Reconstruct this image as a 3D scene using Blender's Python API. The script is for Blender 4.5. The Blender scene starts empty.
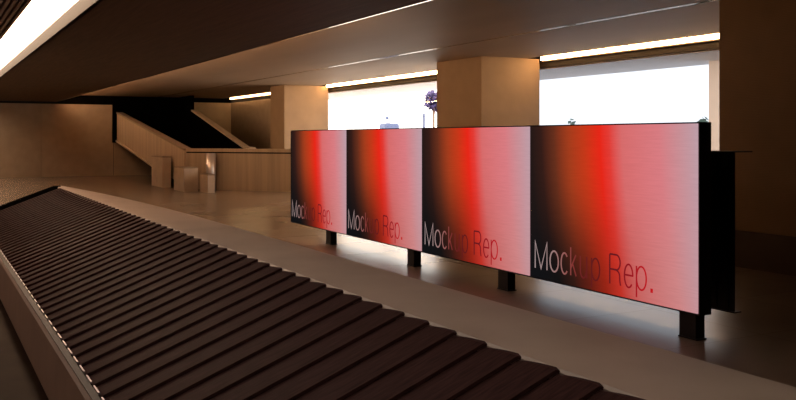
import bpy, bmesh, math, random
from mathutils import Vector, Matrix
random.seed(7)
S = bpy.context.scene
C = S.collection

# ------------------------------------------------------------------ helpers
def link(name, bm, mat, parent=None, smooth=False):
    me = bpy.data.meshes.new(name)
    bmesh.ops.recalc_face_normals(bm, faces=bm.faces[:])
    bm.to_mesh(me); bm.free()
    if mat: me.materials.append(mat)
    if smooth:
        for p in me.polygons: p.use_smooth = True
    o = bpy.data.objects.new(name, me)
    C.objects.link(o)
    if parent:
        o.parent = parent
        o.matrix_parent_inverse = Matrix.Translation(-Vector(parent.location)) if not parent.rotation_euler.z else parent_matrix(parent).inverted()
    return o
def parent_matrix(p):
    return Matrix.Translation(p.location) @ Matrix.Rotation(p.rotation_euler.z, 4, 'Z')
def tag(o, label, cat, group=None):
    o['label'] = label; o['category'] = cat
    if group: o['group'] = group
    return o
def thing(name, label, cat, loc=(0,0,0), group=None):
    o = bpy.data.objects.new(name, None); C.objects.link(o)
    o.location = loc; o.empty_display_size = .2
    return tag(o, label, cat, group)
def struct(name, bm, mat):
    o = link(name, bm, mat); o['kind'] = 'structure'; return o
def box(bm, x0, x1, y0, y1, z0, z1):
    v = [bm.verts.new(p) for p in ((x0,y0,z0),(x1,y0,z0),(x1,y1,z0),(x0,y1,z0),(x0,y0,z1),(x1,y0,z1),(x1,y1,z1),(x0,y1,z1))]
    for f in ((0,3,2,1),(4,5,6,7),(0,1,5,4),(1,2,6,5),(2,3,7,6),(3,0,4,7)):
        bm.faces.new([v[i] for i in f])
    return v
def bevel(bm, w, seg=2):
    bmesh.ops.bevel(bm, geom=bm.edges[:], offset=w, segments=seg, profile=.6, affect='EDGES', clamp_overlap=True)
def bbox(x0, x1, y0, y1, z0, z1, bev=0):
    bm = bmesh.new(); box(bm, x0, x1, y0, y1, z0, z1)
    if bev: bevel(bm, bev)
    return bm
def prism(bm, pts, z0, z1):
    a = [bm.verts.new((p[0], p[1], z0)) for p in pts]; b = [bm.verts.new((p[0], p[1], z1)) for p in pts]
    bm.faces.new(a); bm.faces.new(b)
    for i in range(len(pts)):
        j = (i+1) % len(pts); bm.faces.new((a[i], a[j], b[j], b[i]))
def slab(bm, p, q, t, z0, z1):          # wall along p->q with thickness t to its left
    d = Vector((q[0]-p[0], q[1]-p[1])).normalized(); n = Vector((-d.y, d.x))*t
    prism(bm, [p, q, (q[0]+n.x, q[1]+n.y), (p[0]+n.x, p[1]+n.y)], z0, z1)
def loft(bm, sections, close=True):      # list of rings of 3-D points
    rings = [[bm.verts.new(p) for p in s] for s in sections]
    n = len(rings[0])
    for a, b in zip(rings, rings[1:]):
        for i in range(n):
            j = (i+1) % n; bm.faces.new((a[i], a[j], b[j], b[i]))
    if close: bm.faces.new(rings[0]); bm.faces.new(rings[-1])
def tube(bm, a, b, r, seg=12):
    a = Vector(a); b = Vector(b); d = (b-a).normalized()
    u = d.orthogonal().normalized(); w = d.cross(u)
    loft(bm, [[p + r*(math.cos(t)*u + math.sin(t)*w) for t in [2*math.pi*k/seg for k in range(seg)]] for p in (a, b)])

# ------------------------------------------------------------------ materials
def mat(name, col, rough=.6, spec=.5, metal=0, scale=None, amt=.15, stretch=(1,1,1), bump=0, lines=None, detail=4, coat=0):
    m = bpy.data.materials.new(name); m.use_nodes = True
    nt = m.node_tree; N = nt.nodes; L = nt.links; P = N['Principled BSDF']
    P.inputs['Roughness'].default_value = rough; P.inputs['Metallic'].default_value = metal
    P.inputs['Specular IOR Level'].default_value = spec
    P.inputs['Coat Weight'].default_value = coat
    P.inputs['Base Color'].default_value = (*col, 1)
    if scale:
        tc = N.new('ShaderNodeTexCoord'); mp = N.new('ShaderNodeMapping'); mp.inputs['Scale'].default_value = stretch
        nz = N.new('ShaderNodeTexNoise'); nz.inputs['Scale'].default_value = scale; nz.inputs['Detail'].default_value = detail
        L.new(tc.outputs['Object'], mp.inputs[0]); L.new(mp.outputs[0], nz.inputs['Vector'])
        r = N.new('ShaderNodeValToRGB')
        r.color_ramp.elements[0].position = .3; r.color_ramp.elements[1].position = .7
        r.color_ramp.elements[0].color = (*[c*(1-amt) for c in col], 1)
        r.color_ramp.elements[1].color = (*[min(1, c*(1+amt)) for c in col], 1)
        L.new(nz.outputs['Fac'], r.inputs[0]); out = r.outputs[0]
        if lines:      # fine woven / grained lines: (axis, frequency, strength)
            wv = N.new('ShaderNodeTexWave'); wv.bands_direction = lines[0]; wv.inputs['Scale'].default_value = lines[1]
            wv.inputs['Distortion'].default_value = .6; wv.inputs['Detail'].default_value = 1
            L.new(tc.outputs['Object'], wv.inputs['Vector'])
            mx = N.new('ShaderNodeMix'); mx.data_type = 'RGBA'; mx.blend_type = 'MULTIPLY'; mx.inputs[0].default_value = lines[2]
            L.new(out, mx.inputs[6]); L.new(wv.outputs['Color'], mx.inputs[7]); out = mx.outputs[2]
        L.new(out, P.inputs['Base Color'])
        if bump:
            b = N.new('ShaderNodeBump'); b.inputs['Strength'].default_value = bump; b.inputs['Distance'].default_value = .01
            L.new(nz.outputs['Fac'], b.inputs['Height']); L.new(b.outputs[0], P.inputs['Normal'])
    return m
def emit(name, col, strength):
    m = bpy.data.materials.new(name); m.use_nodes = True
    nt = m.node_tree; nt.nodes.clear()
    e = nt.nodes.new('ShaderNodeEmission'); o = nt.nodes.new('ShaderNodeOutputMaterial')
    e.inputs[0].default_value = (*col, 1); e.inputs[1].default_value = strength
    nt.links.new(e.outputs[0], o.inputs[0]); return m

M = {}
M['wall']    = mat('woven_wall_panel', (.43,.325,.23), .75, .3, scale=3, amt=.07, lines=('X', 14, .12))
M['pillar']  = mat('woven_pillar_panel', (.40,.27,.165), .75, .3, scale=2.5, amt=.07, lines=('Z', 16, .15))
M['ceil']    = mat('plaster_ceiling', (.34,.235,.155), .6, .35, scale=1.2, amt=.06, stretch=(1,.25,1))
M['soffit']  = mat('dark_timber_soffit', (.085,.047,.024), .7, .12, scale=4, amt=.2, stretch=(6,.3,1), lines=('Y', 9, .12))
M['slat']    = mat('dark_timber_slat', (.16,.09,.055), .55, .4, scale=4, amt=.2, stretch=(4,.3,4))
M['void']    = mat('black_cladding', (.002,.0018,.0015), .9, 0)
M['gap']     = mat('shadow_gap_black', (.004,.003,.0025), .9, 0)
M['ledge']   = mat('honed_limestone', (.29,.205,.152), .5, .4, scale=2.2, amt=.12, bump=.05, detail=8)
M['fascia']  = mat('limestone_fascia', (.40,.31,.25), .55, .4, scale=2.5, amt=.1, bump=.04, detail=8)
M['rubber']  = mat('dark_rubber_plate', (.036,.0150,.0125), .55, .012, scale=9, amt=.35, stretch=(1,8,1), bump=.05)
M['rim']     = mat('brown_bumper_rim', (.06,.042,.03), .6, .3, scale=5, amt=.15)
M['steel']   = mat('brushed_steel', (.62,.60,.58), .22, .5, 1)
M['lip']     = mat('grey_brown_lip', (.011,.009,.008), .6, .1)
M['polished'] = mat('polished_metal_trim', (.80,.76,.68), .09, .5, 1)
M['clip']    = mat('pale_steel_clip', (.40,.34,.35), .45, .5, 1)
M['black']   = mat('black_powder_coat', (.006,.006,.006), .45, .4)
M['balust']  = mat('oak_balustrade', (.47,.36,.26), .45, .4, scale=1.5, amt=.16, stretch=(5,5,.15))
M['plinth']  = mat('pale_stone_block', (.52,.42,.33), .6, .3, scale=3, amt=.1)
M['coping']  = mat('stone_coping', (.27,.20,.14), .45, .4, scale=3, amt=.1)
M['skirt']   = mat('dark_stone_skirting', (.11,.072,.045), .4, .4, scale=3, amt=.2)
M['frame']   = mat('pale_window_frame', (.55,.48,.42), .5, .4)
M['pier'] = mat('woven_pier_panel', (.40,.25,.14), .75, .3, scale=2.5, amt=.07, lines=('Z', 16, .15))
M['white']   = mat('white_render', (.95,.86,.76), .8, .2, scale=3, amt=.04)
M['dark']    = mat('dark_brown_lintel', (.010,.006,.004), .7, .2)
M['canopy']  = mat('grey_canopy', (.66,.64,.64), .7, .3, scale=2, amt=.08, stretch=(8,.5,1))
M['ground']  = mat('pale_paving', (.88,.85,.82), .9, .2, scale=.6, amt=.05)

# polished floor: large pale stone slabs with thin joints
def floor_mat():
    m = bpy.data.materials.new('polished_stone_floor'); m.use_nodes = True
    nt = m.node_tree; N = nt.nodes; L = nt.links; P = N['Principled BSDF']
    tc = N.new('ShaderNodeTexCoord')
    br = N.new('ShaderNodeTexBrick'); br.offset = 0
    br.inputs['Scale'].default_value = 1; br.inputs['Brick Width'].default_value = 1.2; br.inputs['Row Height'].default_value = 1.2
    br.inputs['Mortar Size'].default_value = .006; br.inputs['Color1'].default_value = (.30,.23,.17,1); br.inputs['Color2'].default_value = (.34,.26,.195,1)
    br.inputs['Mortar'].default_value = (.25,.185,.13,1)
    nz = N.new('ShaderNodeTexNoise'); nz.inputs['Scale'].default_value = 1.1; nz.inputs['Detail'].default_value = 2
    mx = N.new('ShaderNodeMix'); mx.data_type = 'RGBA'; mx.blend_type = 'MULTIPLY'; mx.inputs[0].default_value = .25
    L.new(tc.outputs['Object'], br.inputs['Vector']); L.new(tc.outputs['Object'], nz.inputs['Vector'])
    L.new(br.outputs['Color'], mx.inputs[6]); L.new(nz.outputs['Fac'], mx.inputs[7]); L.new(mx.outputs[2], P.inputs['Base Color'])
    P.inputs['Roughness'].default_value = .25
    P.inputs['Specular IOR Level'].default_value = .38
    return m
M['floor'] = floor_mat()

def glass_mat(name, tint):
    m = bpy.data.materials.new(name); m.use_nodes = True
    nt = m.node_tree; N = nt.nodes; L = nt.links; N.clear()
    o = N.new('ShaderNodeOutputMaterial'); t = N.new('ShaderNodeBsdfTransparent'); g = N.new('ShaderNodeBsdfGlossy')
    g.inputs['Roughness'].default_value = .02; t.inputs[0].default_value = (*[c**.5 for c in tint],1)
    lw = N.new('ShaderNodeLayerWeight'); lw.inputs[0].default_value = .5; f = N.new('ShaderNodeMath'); f.operation = 'POWER'; f.inputs[1].default_value = 5
    x = N.new('ShaderNodeMixShader'); L.new(lw.outputs['Facing'], f.inputs[0]); L.new(f.outputs[0], x.inputs[0]); L.new(t.outputs[0], x.inputs[1]); L.new(g.outputs[0], x.inputs[2]); L.new(x.outputs[0], o.inputs[0])
    return m
def sheer_mat():
    m = bpy.data.materials.new('pale_translucent_pier'); m.use_nodes = True
    nt = m.node_tree; N = nt.nodes; L = nt.links; N.clear()
    o = N.new('ShaderNodeOutputMaterial'); d = N.new('ShaderNodeBsdfDiffuse'); t = N.new('ShaderNodeBsdfTranslucent'); x = N.new('ShaderNodeMixShader')
    d.inputs[0].default_value = (.9,.78,.66,1); t.inputs[0].default_value = (1,.84,.70,1); x.inputs[0].default_value = .85
    L.new(d.outputs[0], x.inputs[1]); L.new(t.outputs[0], x.inputs[2]); L.new(x.outputs[0], o.inputs[0]); return m
M['sheer'] = sheer_mat()
M['glass'] = glass_mat('window_glass', (.96,.97,.97)); M['glass2'] = glass_mat('dimmed_window_glass', (.25,.285,.345))  # second tint added to dim the right bay's daylight and floor reflection

# LED screen: a red glow between black and pink, u runs along the screen, v up it (object coordinates, origin at its lower left corner)
PW, PH = 2.153, 1.50
def node_uv(nt):
    N = nt.nodes; L = nt.links
    tc = N.new('ShaderNodeTexCoord'); sp = N.new('ShaderNodeSeparateXYZ'); L.new(tc.outputs['Object'], sp.inputs[0])
    def mth(op, a, b):
        n = N.new('ShaderNodeMath'); n.operation = op
        for i, q in enumerate((a, b)):
            if q is None: continue
            if isinstance(q, (int, float)): n.inputs[i].default_value = q
            else: L.new(q, n.inputs[i])
        return n.outputs[0]
    u = mth('DIVIDE', sp.outputs['Y'], -PW); v = mth('DIVIDE', sp.outputs['Z'], PH)
    return tc, u, v, mth
def ramp(nt, stops, src):
    r = nt.nodes.new('ShaderNodeValToRGB'); e = r.color_ramp.elements
    while len(e) < len(stops): e.new(.5)
    for k, (p, c) in enumerate(stops):
        e[k].position = p; e[k].color = (*c, 1)
    nt.links.new(src, r.inputs[0]); return r.outputs[0]
def screen_mat():
    m = bpy.data.materials.new('led_screen_glow'); m.use_nodes = True
    nt = m.node_tree; N = nt.nodes; L = nt.links; N.clear()
    tc, u, v, mth = node_uv(nt)
    iv = mth('SUBTRACT', 1, v); bend = mth('MULTIPLY', mth('POWER', iv, 1.5), .095)
    uu = mth('SUBTRACT', u, bend)
    top = ramp(nt, [(0,(.016,.009,.008)), (.08,(.035,.012,.009)), (.17,(.13,.028,.012)), (.27,(.36,.045,.012)), (.37,(.55,.040,.010)), (.47,(.80,.020,.009)),
                    (.525,(.76,.045,.035)), (.60,(.68,.15,.15)), (.80,(.68,.20,.22)), (.91,(.58,.28,.31)), (1,(.50,.34,.39))], uu)
    bot = ramp(nt, [(0,(.006,.006,.007)), (.12,(.007,.006,.006)), (.22,(.03,.010,.007)), (.32,(.11,.013,.007)), (.42,(.30,.018,.008)), (.51,(.52,.032,.02)),
                    (.62,(.56,.13,.12)), (.82,(.60,.23,.23)), (.93,(.52,.30,.33))], uu)
    mx = N.new('ShaderNodeMix'); mx.data_type = 'RGBA'
    s = N.new('ShaderNodeMapRange'); s.interpolation_type = 'SMOOTHSTEP'; s.inputs[1].default_value = 0; s.inputs[2].default_value = .75
    L.new(v, s.inputs[0]); L.new(s.outputs[0], mx.inputs[0]); L.new(bot, mx.inputs[6]); L.new(top, mx.inputs[7])
    # faint horizontal LED row streaks
    mp = N.new('ShaderNodeMapping'); mp.inputs['Scale'].default_value = (1, 1.3, 26); L.new(tc.outputs['Object'], mp.inputs[0])
    nz = N.new('ShaderNodeTexNoise'); nz.inputs['Scale'].default_value = 3; nz.inputs['Detail'].default_value = 6; L.new(mp.outputs[0], nz.inputs['Vector'])
    st = N.new('ShaderNodeMapRange'); st.inputs[1].default_value = .3; st.inputs[2].default_value = .7; st.inputs[3].default_value = .95; st.inputs[4].default_value = 1.04
    L.new(nz.outputs['Fac'], st.inputs[0])
    e = N.new('ShaderNodeEmission'); o = N.new('ShaderNodeOutputMaterial'); L.new(mx.outputs[2], e.inputs[0]); L.new(st.outputs[0], e.inputs[1]); L.new(e.outputs[0], o.inputs[0])
    return m
def letter_mat():
    m = bpy.data.materials.new('led_lettering'); m.use_nodes = True
    nt = m.node_tree; N = nt.nodes; L = nt.links; N.clear()
    tc, u, v, mth = node_uv(nt)
    c = ramp(nt, [(.03,(.36,.27,.27)), (.15,(.34,.22,.21)), (.24,(.31,.11,.10)), (.30,(.22,.035,.03)), (.37,(.13,.014,.013)), (.46,(.12,.010,.010)),
                  (.56,(.13,.010,.014)), (.64,(.27,.008,.014)), (.72,(.48,.010,.016)), (.80,(.55,.008,.012))], u)
    e = N.new('ShaderNodeEmission'); o = N.new('ShaderNodeOutputMaterial'); L.new(c, e.inputs[0]); L.new(e.outputs[0], o.inputs[0])
    return m
M['screen'] = screen_mat(); M['letter'] = letter_mat()
M['strip'] = emit('luminous_ceiling_strip', (1,.68,.45), 11.0)
M['cove2'] = emit('warm_cove_line', (1,.60,.32), 85.0)
M['fill_strip'] = emit('rosy_fill_line', (1,.66,.54), 11.0)
M['cove3'] = emit('dim_warm_cove_tube', (1,.60,.27), 13.0)
M['mat'] = mat('dark_brown_flooring', (.05,.032,.02), .8, .08, scale=3, amt=.15)
M['cove']  = emit('warm_cove_tube', (1,.60,.27), 42.0)

# ------------------------------------------------------------------ room shell
H = 3.39          # main ceiling
SO = 3.10         # timber soffit
struct('floor', bbox(-3.2, 12.5, -4.2, 40, -.25, 0), M['floor'])
# main ceiling, in two strips either side of a metal-edged groove
bm = bmesh.new()
GX = 9.02
box(bm, 4.95, GX-.025, -4, 38.4, H, H+.2); box(bm, GX+.025, 11.92, -4, 38.4, H, H+.2)
box(bm, GX-.1, GX+.1, -4, 38.4, H+.10, H+.2)
box(bm, 4.4, 12.7, -4, 38.4, H+.42, H+.6)                    # structural deck above
struct('ceiling', bm, M['ceil'])
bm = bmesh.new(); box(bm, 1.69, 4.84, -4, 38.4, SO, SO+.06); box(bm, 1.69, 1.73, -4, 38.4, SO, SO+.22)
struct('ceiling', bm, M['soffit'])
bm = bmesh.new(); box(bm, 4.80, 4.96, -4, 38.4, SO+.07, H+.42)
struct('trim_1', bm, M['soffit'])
for i, (x, z, r) in enumerate(((GX-.029, H, .008), (GX+.029, H, .008), (4.842, SO, .016))):
    o = struct('trim_%d' % (i+2), bbox(x-r, x+r, -3.9, 38.35, z-.003, z+.02), M['polished'])
# pale lip at the recess of the luminous strip
struct('trim_5', bbox(1.668, 1.689, -4, 38.3, SO-.002, SO+.20), M['lip'])
# slatted ceiling on the left of the strip
bm = bmesh.new(); x = 1.10
box(bm, -3.2, 1.16, -4, 38.4, SO+.20, SO+.30)
struct('ceiling', bm, M['gap'])
bm = bmesh.new()
while x > -3.1:
    box(bm, x-.030, x+.012, -4, 38.3, SO+.10, SO+.199); x -= .072
o = struct('ceiling', bm, M['slat'])
t = thing('linear_light', 'added warm fill light line under the slatted ceiling, out of view on the left', 'light', (-1.6, 11, SO+.05))  # unseen light line, added to brighten the carousel's stone side
link('diffuser', bbox(-1.64, -1.56, 3, 20, SO+.04, SO+.06), M['fill_strip'], t)
link('housing', bbox(-1.66, -1.54, 2.95, 20.05, SO+.061, SO+.098), M['rim'], t)
# hidden warm line on the timber soffit's edge, washing the ceiling
t = thing('cove_light', 'warm hidden light line along the edge of the dark timber soffit', 'light', (4.98, 17, SO+.08))
link('diffuser', bbox(4.962, 4.985, 11.0, 38.2, SO+.09, SO+.13), M['cove2'], t)
link('housing', bbox(4.961, 5.0, 11.0, 38.2, SO+.07, SO+.089), M['rim'], t)
struct('floor', bbox(-3.2, .672, -4, 16.5, 0, .004), M['mat'])
# walls
struct('wall_left', bbox(-3.4, -3.2, -4.2, 38.6, 0, 4), M['wall'])
struct('wall_near', bbox(-3.2, 12.5, -4.2, -4.0, 0, 4), M['wall'])
bm = bmesh.new()
yb = 38.4
for a, b in ((-3.2, 1.2), (1.212, 4.28), (4.292, 7.13)): box(bm, a, b, yb, yb+.1, 0, 3.01)
for a, b in ((10.55, 13.3), (13.312, 14.2)): box(bm, a, b, yb, yb+.1, 0, 3.19)
struct('wall_back', bm, M['wall'])
struct('trim_6', bbox(-3.2, 14.3, yb+.1, yb+.3, 0, 4), M['gap'])
# window wall: lintel, solid piers and the glazing plane 2 m behind it
WX, GL, LZ = 12.30, 14.30, 3.19
bm = bmesh.new()
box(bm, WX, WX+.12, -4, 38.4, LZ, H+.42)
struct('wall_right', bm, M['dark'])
bm = bmesh.new()
box(bm, WX, WX+.2, 16.15, 17.2, 0, LZ); box(bm, WX, WX+.2, 28.0, 38.4, 0, LZ); box(bm, WX, WX+.2, -4, 7.6, 0, LZ)
struct('wall_right', bm, M['wall'])
struct('wall_right', bbox(GL-.05, GL-.03, 6.0, 12.7, 0, LZ), M['sheer'])    # pale pier outside under the canopy, made translucent so the sky behind brightens it
struct('ceiling', bbox(WX+.121, GL+.6, 6.0, 40.0, LZ, LZ+.14), M['canopy'])
BAYS = ((17.2, 28.0), (7.6, 16.15))
for n, (a, b) in enumerate(BAYS):
    w = bpy.data.objects.new('window_%d' % (n+1), None); C.objects.link(w); w.location = (WX+.1, (a+b)/2, 0); w['kind'] = 'structure'
    link('pane', bbox(WX+.10, WX+.11, a+.03, b-.03, .05, LZ-.03), M['glass2' if n else 'glass'], w)
    bm = bmesh.new()
    box(bm, WX+.07, WX+.13, a, b, 0, .05); box(bm, WX+.07, WX+.119, a, b, LZ-.03, LZ-.002)
    box(bm, WX+.07, WX+.13, a, a+.03, .05, LZ-.03); box(bm, WX+.07, WX+.13, b-.03, b, .05, LZ-.03)
    link('window_frame', bm, M['frame'], w)

# pillars
def pillar(x0, x1, y0, y1, label, skirt, m='pillar'):
    t = thing('pillar', label, 'pillar', ((x0+x1)/2, (y0+y1)/2, 0))
    link('cladding', bbox(x0, x1, y0, y1, skirt, H, .006), M[m], t)
    link('skirting', bbox(x0+.004, x1-.004, y0+.004, y1-.004, 0, skirt), M['skirt'], t)
pillar(10.68, 12.29, 27.55, 28.88, 'tan square pillar at the left end of the windows, behind the leftmost screen', .1)
pillar(10.70, 12.29, 15.8, 17.68, 'tan square pillar between the two bright window bays', .1)
pillar(8.86, 10.9, -1.0, 7.73, 'broad dark brown pier at the right edge, beside the end of the screens', .457, 'pier')

# ------------------------------------------------------------------ lights of the place
t = thing('luminous_ceiling_strip', 'wide glowing white light strip recessed in the ceiling above the carousel', 'ceiling light', (1.4, 17, SO+.19))
link('diffuser', bbox(1.17, 1.667, 8.6, 38.2, SO+.185, SO+.198), M['strip'], t)
link('housing', bbox(1.165, 1.668, 8.6, 38.2, SO+.199, SO+.24), M['black'], t)
for (a, b, lab) in ((10.3, 15.64, 'warm glowing light line above the right window bay'), (17.7, 27.48, 'warm glowing light line above the left window bay'),
               (28.9, 38.2, 'short warm glowing light line left of the leftmost tan pillar')):
    t = thing('linear_light', lab, 'light', (12.2, (a+b)/2, H), 'warm light lines along the window wall')
    link('diffuser', bbox(12.19, 12.25, a, b, H-.045, H+.035, .01), M['cove3' if a > 28 else 'cove'], t)
    link('housing', bbox(12.251, 12.299, a, b, H-.07, H+.09), M['rim'], t)

# ------------------------------------------------------------------ baggage carousel
Y0, Y1 = .6, 15.15
XL, ZL, XU, ZU = .755, .352, 1.93, .80
car = thing('baggage_carousel', 'long baggage carousel of sloping dark overlapping plates with a pale stone surround', 'baggage carousel', (1.6, 8, 0))
def xo(y):
    if y < 8: return 2.47
    t = (y-8)/(Y1+.35-8)
    return 2.47 - .42*t**2.0
ys = [Y0-.3, 3, 6, 8, 9, 10, 11, 12, 13, 14, 14.8, Y1+.35]
bm = bmesh.new()
loft(bm, [[(.675,y,0),(.692,y,.33),(.705,y,.352),(.735,y,.352),(.735,y,.28),(1.95,y,.70),(1.95,y,.735),(xo(y)-.03,y,.735),(xo(y)-.03,y,0)] for y in ys])
link('fascia', bm, M['fascia'], car)
bm = bmesh.new()
loft(bm, [[(XU+.0,y,.74),(XU+.0,y,.79),(XU+.012,y,.80),(xo(y)-.012,y,.80),(xo(y),y,.79),(xo(y),y,.74)] for y in ys])
o = link('ledge', bm, M['ledge'], car); o['label'] = 'pale honed stone ledge along the upper side'
bm = bmesh.new(); loft(bm, [[(.706,y,.3525),(.706,y,.358),(.742,y,.358),(.742,y,.3525)] for y in (Y0-.3, Y1+.2)])
o = link('rim', bm, M['rim'], car)
# plates
slope = math.atan2(ZU-ZL, XU-XL); PITCH = .2205; W = math.hypot(XU-XL, ZU-ZL)
def plate_bm():
    bm = bmesh.new()
    hl, th, lift = .112, .014, .017      # half length in y, thickness, lift of the near edge
    # outline in (s, y): s runs up the slope, rounded at the upper end
    pts = [(0, -hl+.004), (W+.004, -hl), (W+.030, -hl+.012), (W+.042, -hl+.04), (W+.042, hl-.05), (W+.030, hl-.018), (W, hl), (0, hl-.004)]
    def P(s, y, dz):
        z = dz + lift*(.5 - y/(2*hl)) + .0035*math.cos(y/hl*1.4)
        return (XL + s*math.cos(slope) - z*math.sin(slope), y, ZL-.012 + s*math.sin(slope) + z*math.cos(slope))
    rows = []
    n = 6
    for k in range(n+1):
        y = -hl + 2*hl*k/n
        e = W + .022 - .018*max(0, abs(y)/hl-.6)**2*6
        sv = [.0, .02, W*.25, W*.5, W*.75, W*.93, W-.01, e]
        rows.append([P(s, y, 0 - (.004 if s in (0,) else 0) - (.012 if s == e else 0)) for s in sv])
    top = [[bm.verts.new(p) for p in r] for r in rows]
    bot = [[bm.verts.new((p[0]+th*math.sin(slope), p[1], p[2]-th*math.cos(slope))) for p in r] for r in rows]
    m = len(rows[0])
    for i in range(n):
        for j in range(m-1):
            bm.faces.new((top[i][j], top[i][j+1], top[i+1][j+1], top[i+1][j]))
            bm.faces.new((bot[i][j], bot[i+1][j], bot[i+1][j+1], bot[i][j+1]))
        bm.faces.new((top[i][0], top[i+1][0], bot[i+1][0], bot[i][0])); bm.faces.new((top[i][m-1], bot[i][m-1], bot[i+1][m-1], top[i+1][m-1]))
    for j in range(m-1):
        bm.faces.new((top[0][j], bot[0][j], bot[0][j+1], top[0][j+1])); bm.faces.new((top[n][j], top[n][j+1], bot[n][j+1], bot[n][j]))
    return bm
n_pl = int((Y1-Y0-.1)/PITCH)
first = None
for k in range(n_pl):
    y = Y0 + .12 + k*PITCH
    if first is None:
        p = link('belt_plate', plate_bm(), M['rubber'])
        bm = bmesh.new(); box(bm, XL-.0105, XL-.0015, -.070, .070, ZL+.002, ZL+.013)
        c = link('edge_clip', bm, M['clip']); c['label'] = 'pale metal edge clip'
        c.parent = p; p.parent = car; first = (p, c)
    else:
        p = first[0].copy(); C.objects.link(p); p.parent = car
        c = first[1].copy(); C.objects.link(c); c.parent = p
    p.matrix_parent_inverse = Matrix.Identity(4)
    p.location = Vector((0, y, 0)) - car.location
# dark channel under the plates and the dark curved kerb at the far end
bm = bmesh.new()
loft(bm, [[(.742,y,.30),(.742,y,.336),(1.93,y,.755),(1.93,y,.72)] for y in (Y0-.2, Y1)])
link('track_channel', bm, M['gap'], car)
bm = bmesh.new(); secs = []
for k in range(13):
    f = k/12; x = .74 + (XU+.05-.74)*f; z = ZL + (ZU-ZL)*min(1, f*1.02) + .035 - .05*max(0, f-.93)*14*.6
    secs.append([(x, Y1-.02, z-.10), (x, Y1-.02, z-.01), (x, Y1+.01, z+.01), (x, Y1+.07, z+.01), (x, Y1+.10, z-.01), (x, Y1+.10, z-.35 if z-.35 > .05 else .05)])
loft(bm, secs); link('end_kerb', bm, M['gap'], car)

# ------------------------------------------------------------------ screens
DX, ZB, YN = 5.322, .218, 4.84
# lettering: strokes on a unit grid (cap height 1, x height .76), each letter scaled to its own width
def arc(cx, cy, rx, ry, a0, a1, n=18):
    return [(cx+rx*math.cos(math.radians(a0+(a1-a0)*k/n)), cy+ry*math.sin(math.radians(a0+(a1-a0)*k/n))) for k in range(n+1)]
XH = .755
glyph = {
 'M': [[(0,0),(0,1),(.5,.02),(1,1),(1,0)]],
 'o': [arc(.5,XH/2,.5,XH/2,0,360,32)],
 'c': [arc(.52,XH/2,.52,XH/2,42,318,26)],
 'k': [[(0,0),(0,1)], [(.95,XH),(.02,.26)], [(.33,.43),(1,0)]],
 'u': [[(0,XH),(0,.24)]+arc(.46,.26,.46,.26,185,345,14)[0:]+[(1,.30)], [(1,XH),(1,0)]],
 'p': [[(0,XH),(0,-.26)], arc(.5,XH/2,.5,XH/2,0,360,32)],
 'R': [[(0,0),(0,1)], [(0,1),(.55,1)]+arc(.62,.75,.34,.25,88,-88,14)+[(.55,.5),(0,.5)], [(.55,.5)]+arc(.62,.28,.30,.20,75,5,8)+[(.93,.14),(1.0,0)]],
 'e': [[(.03,.40),(.97,.40)]+arc(.5,XH/2,.48,XH/2,4,318,28)],
 '.': 'dot'}
spots = [('M',.035,.128),('o',.143,.208),('c',.220,.272),('k',.285,.328),('u',.348,.396),('p',.419,.476),('R',.530,.600),('e',.614,.670),('p',.682,.742),('.',.760,.774)]
CAP, BASE, SW = .262, .098, .0155
def stroke(bm, pts, w, xf):
    q = [Vector(xf(p)) for p in pts]
    out = []
    closed = (q[0]-q[-1]).length < 1e-4
    n = len(q); L_, R_ = [], []
    for i in range(n):
        if closed: a = q[i-1] if i > 0 else q[-2]; b = q[i+1] if i < n-1 else q[1]
        else: a = q[max(0,i-1)]; b = q[min(n-1,i+1)]
        d1 = (q[i]-a); d2 = (b-q[i])
        if d1.length < 1e-9: d1 = d2
        if d2.length < 1e-9: d2 = d1
        d1 = d1.normalized(); d2 = d2.normalized()
        n1 = Vector((-d1.y, d1.x)); n2 = Vector((-d2.y, d2.x)); mN = (n1+n2)
        mN = mN.normalized() if mN.length > 1e-6 else n1
        k = min(1/max(.2, mN.dot(n1)), 2.2)
        L_.append(q[i]+mN*w/2*k); R_.append(q[i]-mN*w/2*k)
    def ring(p, z): return [bm.verts.new((z, -v.x, v.y)) for v in p]
    for z in (-.0020,):
        a = ring(L_, z); b = ring(R_, z); a2 = ring(L_, 0); b2 = ring(R_, 0)
        for i in range(n-1):
            bm.faces.new((a[i], a[i+1], b[i+1], b[i]))
            bm.faces.new((a[i], a2[i], a2[i+1], a[i+1])); bm.faces.new((b[i], b[i+1], b2[i+1], b2[i]))
def lettering_bm():
    bm = bmesh.new()
    for ch, a, b in spots:
        x0, x1 = a*PW + SW/2, b*PW - SW/2
        if ch == '.':
            box(bm, -.002, 0, -(x1+.006), -(x0-.006), BASE-.004, BASE+.030); continue
        for pts in glyph[ch]:
            stroke(bm, pts, SW, lambda p: (x0+(x1-x0)*p[0], BASE+CAP*p[1]))
    return bm
names = ['nearest and largest of the four red glowing screens, at the right end of the row',
         'second red glowing screen from the right in the row of four',
         'third red glowing screen from the right in the row of four',
         'farthest and smallest of the four red glowing screens, at the left end of the row']
posts = [4.99, 7.51, 9.48, 12.0]
proto = None
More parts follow.
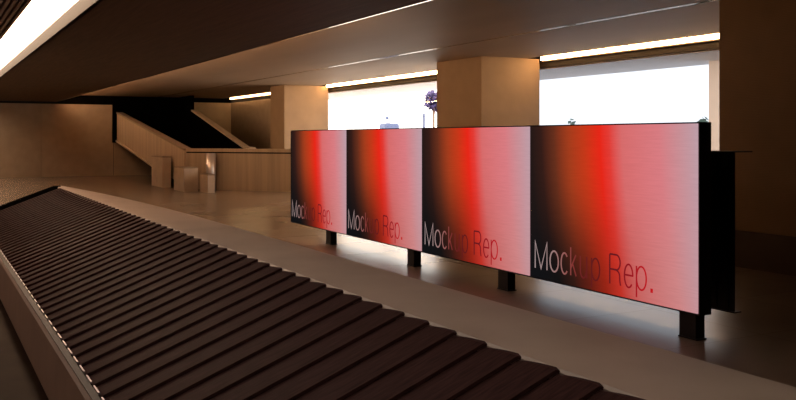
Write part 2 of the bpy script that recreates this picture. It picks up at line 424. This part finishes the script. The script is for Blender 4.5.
for k in range(4):
    ya, yb_ = YN + k*PW, YN + (k+1)*PW
    t = thing('advertising_screen', names[k], 'screen', (DX+.07, (ya+yb_)/2, 0), 'four red screens in a row')
    link('cabinet', bbox(DX+.012, DX+.142, ya+.004, yb_-.004, ZB-.012, ZB+PH+.008, .003), M['black'], t)
    bm = bmesh.new()
    box(bm, 0, .011, -PW+.016, -.010, .004, PH-.004)
    s = link('display_face', bm, M['screen']); s.parent = t
    s.location = Vector((DX, yb_, ZB)) - t.location
    bm = lettering_bm(); s2 = link('lettering', bm, M['letter']); s2.parent = t
    s2.location = Vector((DX-.0005, yb_, ZB)) - t.location
    s2['label'] = 'thin sans lettering reading Mockup Rep.'
    bm = bmesh.new(); box(bm, DX+.035, DX+.135, posts[k]-.085, posts[k]+.085, .012, ZB-.012)
    p = link('post', bm, M['black'], t)
    bm = bbox(DX+.03, DX+.141, posts[k]-.10, posts[k]+.095, 0, .012, .002)
    b = link('base_plate', bm, M['black'], t)
# service frame behind the row
t = thing('rear_service_frame', 'black steel channel frame behind the row of screens, jutting out at the right end', 'steel frame', (5.9, 9, 0))
bm = bmesh.new(); RZ0, RZ1, RX = .183, 1.482, 5.80
box(bm, RX, RX+.012, 4.91, 13.35, RZ0, RZ1)
y = 4.96
while y < 13.3:
    box(bm, RX-.010, RX, y, y+.03, RZ0+.01, RZ1-.01); y += .12
link('web_panel', bm, M['black'], t)
link('top_plate', bbox(RX-.03, RX+.21, 4.90, 13.36, RZ1, RZ1+.010), M['black'], t)
link('bottom_plate', bbox(RX-.01, RX+.075, 4.90, 13.36, RZ0-.010, RZ0), M['black'], t)
for y in (5.6, 8.2, 10.6, 12.8):
    link('bracket_arm', bbox(DX+.142, RX-.010, y, y+.06, 1.1, 1.16), M['black'], t)

for y in (5.36, 8.08, 10.21, 12.92):
    link('leg', bbox(RX+.0, RX+.06, y, y+.07, 0, RZ0-.01), M['black'], t)

# ------------------------------------------------------------------ far ramp and counter
RXN, RXF = 7.22, 9.85
rate = .132
t = thing('ramp', 'pale walled ramp rising into a dark opening at the back of the hall', 'ramp', (8.5, 32, 0))
def top_z(y): return 1.26 + rate*(y-27.2)
bm = bmesh.new()
ysr = [27.25, 32, 38.1]
loft(bm, [[(RXN, y, max(0, top_z(y)-1.20)), (RXN+.2, y, max(0, top_z(y)-1.20)), (RXN+.2, y, top_z(y)-.06), (RXN, y, top_z(y)-.06)] for y in ysr])
link('near_parapet', bm, M['balust'], t)
bm = bmesh.new(); loft(bm, [[(RXN-.03, y, top_z(y)-.06), (RXN+.23, y, top_z(y)-.06), (RXN+.23, y, top_z(y)), (RXN-.03, y, top_z(y))] for y in ysr])
link('coping', bm, M['coping'], t)
bm = bmesh.new(); loft(bm, [[(RXN-.08, y, top_z(y)-1.24), (RXN-.02, y, top_z(y)-1.24), (RXN-.02, y, top_z(y)-1.17), (RXN-.08, y, top_z(y)-1.17)] for y in (29.2, 38.0)])
link('string_rail', bm, M['plinth'], t)
bm = bmesh.new(); loft(bm, [[(RXF, y, .02), (RXF+.18, y, .02), (RXF+.18, y, z), (RXF, y, z)] for y, z in ((28.6, 1.22), (29.3, 1.24), (36.0, 2.72), (38.2, 2.95))])
link('far_parapet', bm, M['void'], t)
bm = bmesh.new(); loft(bm, [[(RXF-.03, y, z), (RXF+.2, y, z), (RXF+.2, y, z+.06), (RXF-.03, y, z+.06)] for y, z in ((28.6, 1.22), (29.3, 1.24), (36.0, 2.72))])
link('coping', bm, M['plinth'], t)
bm = bmesh.new(); loft(bm, [[(RXN+.2, y, z-.1), (RXF, y, z-.1), (RXF, y, z), (RXN+.2, y, z)] for y, z in ((27.4, .1), (38.2, .1+rate*10.8))])
link('ramp_surface', bm, M['void'], t)
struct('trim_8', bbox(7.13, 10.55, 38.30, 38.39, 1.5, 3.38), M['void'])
struct('wall_back', bbox(7.142, 10.55, 38.31, 38.39, 0, 1.5), M['wall'])
struct('trim_9', bbox(RXF, RXF+.1, 36.0, 38.29, 2.76, 3.38), M['void'])
struct('trim_10', bbox(7.06, 7.2, 38.15, 38.29, 1.4, 3.02), M['void'])

P0, P1 = (7.26, 27.22), (10.5, 22.85)
d = Vector((P1[0]-P0[0], P1[1]-P0[1])).normalized()
t = thing('balustrade_counter', 'long low pale panelled counter wall behind the stone blocks', 'counter', ((P0[0]+P1[0])/2, (P0[1]+P1[1])/2, 0))
bm = bmesh.new(); slab(bm, P0, P1, .25, 0, 1.13); link('front_panel', bm, M['balust'], t)
bm = bmesh.new(); slab(bm, (P0[0]+.02, P0[1]+.02), P1, .2, 1.13, 1.17); link('shadow_groove', bm, M['gap'], t)
bm = bmesh.new(); slab(bm, P0, P1, .27, 1.17, 1.27); link('coping', bm, M['balust'], t)

def block(x0, x1, y0, y1, h, label):
    t = thing('stone_block', label, 'stone block', ((x0+x1)/2, (y0+y1)/2, 0))
    link('body', bbox(x0, x1, y0, y1, 0, h-.03, .006), M['plinth'], t)
    link('top_slab', bbox(x0-.006, x1+.006, y0-.006, y1+.006, h-.03, h, .006), M['coping'], t)
block(6.78, 7.06, 28.3, 29.8, 1.0, 'tallest and leftmost pale stone block beside the ramp')
block(6.80, 7.22, 25.7, 26.9, .725, 'middle pale stone block of the three by the counter')
block(7.27, 7.48, 24.86, 25.67, .54, 'smallest and rightmost pale stone block in front of the counter')
bm = bmesh.new(); tube(bm, (7.76, 26.2, .0), (7.76, 26.2, 1.13), .15, 40)  # added metal cylinder standing in for the bright reflection on the counter
o = link('sheen_reflector', bm, mat('satin_steel', (.85,.80,.80), .38, .5, 1), smooth=False)
for p in o.data.polygons: p.use_smooth = len(p.vertices) == 4
tag(o, 'added round metal reflector imitating the pink and white reflection on the counter, beside the smallest block', 'reflector')

# ------------------------------------------------------------------ outside
o = struct('floor', bbox(12.5, 120, -40, 120, -.12, -.02), M['ground'])
def leafy(name, label, cat, loc, r, n, col, group=None):
    m = mat(name+'_leaf', col, .7, .3, scale=6, amt=.4)
    bm = bmesh.new()
    for k in range(n):
        v = Vector((random.gauss(0,1), random.gauss(0,1), random.gauss(0,1))).normalized()*random.random()**.4
        c = Vector((v.x*r[0], v.y*r[1], v.z*r[2]))+Vector((0,0,r[2]+loc[2]))
        s = .08+.10*random.random()
        a = Vector((random.gauss(0,1), random.gauss(0,1), random.gauss(0,1))).normalized()*s; b = a.orthogonal().normalized()*s*.5
        q = [c+a, c+b, c-a, c-b]; bm.faces.new([bm.verts.new(p) for p in q])
    t = thing(name, label, cat, (loc[0], loc[1], 0), group)
    me = link('foliage', bm, m); me.parent = t
    bm = bmesh.new(); tube(bm, (0,0,-.1), (0,0,loc[2]+r[2]), .05, 8); s_ = link('stem', bm, M['slat']); s_.parent = t
# seen through the right bay
leafy('shrub', 'pale green shrub outside at the right end of the right window', 'shrub', (19.0, 17.1, 0), (.22,.22,1.12), 400, (.10,.16,.11))
leafy('shrub', 'tiny grey-green shrub outside near the left edge of the right window', 'shrub', (21.0, 25.1, 0), (.18,.18,1.15), 260, (.14,.20,.17))
# seen through the left bay
leafy('tree', 'mauve blossoming tree outside at the right side of the left window', 'tree', (20.0, 33.3, 2.75), (.42,.42,.5), 420, (.085,.065,.17))
t = thing('kiosk', 'pale blue kiosk with a white domed roof outside the left window', 'kiosk', (21.0, 39.4, 0))
mb = mat('pale_blue_paint', (.075,.10,.20), .5, .4); mw = mat('white_paint', (.8,.8,.8), .5, .4)
def loc_link(nm, bm, m, t, sm=False):
    o = link(nm, bm, m, None, sm); o.parent = t; return o
loc_link('body', bbox(-.40, .40, -.40, .40, -.02, 2.35, .12), mb, t)
bm = bmesh.new(); bmesh.ops.create_uvsphere(bm, u_segments=24, v_segments=12, radius=.36)
for v in bm.verts: v.co = Vector((v.co.x, v.co.y, v.co.z*.8+2.42))
loc_link('roof_dome', bm, mw, t, True)
bm = bmesh.new(); bmesh.ops.create_uvsphere(bm, u_segments=16, v_segments=8, radius=.09)
for v in bm.verts: v.co = v.co + Vector((-.22, -.18, 2.62))
loc_link('lamp_globe', bm, mb, t, True)
bm = bmesh.new(); tube(bm, (18.0, 30.75, -.02), (18.0, 30.75, 2.6), .05, 12)
tag(link('post', bm, mb), 'slim blue-grey post outside between the kiosk and the blossoming tree', 'post')

# ------------------------------------------------------------------ daylight
w = bpy.data.worlds.new('sky'); S.world = w; w.use_nodes = True
bg = w.node_tree.nodes['Background']; bg.inputs[0].default_value = (1,.92,.84,1); bg.inputs[1].default_value = 4.5
for (a, b) in BAYS:
    l = bpy.data.lights.new('window_portal', 'AREA'); l.shape = 'RECTANGLE'; l.size = LZ; l.size_y = b-a
    l.cycles.is_portal = True
    o = bpy.data.objects.new('window_portal', l); C.objects.link(o); o.location = (WX+.2, (a+b)/2, LZ/2); o.rotation_euler = (0, math.pi/2, 0)

# ------------------------------------------------------------------ camera
cam = bpy.data.cameras.new('camera'); co = bpy.data.objects.new('camera', cam); C.objects.link(co)
co.location = (0, 0, 1.6); co.rotation_euler = (math.pi/2, 0, -math.asin(.4792))
cam.sensor_width = 36; cam.lens = 870/796*36; cam.shift_y = -(200-138)/796; cam.clip_start = .05; cam.clip_end = 400
S.camera = co
S.view_settings.view_transform = 'Standard'; S.view_settings.look = 'None'
S.view_settings.gamma = 1; S.view_settings.use_curve_mapping = False
S.view_settings.exposure = 0.0
S.cycles.caustics_reflective = False; S.cycles.caustics_refractive = False
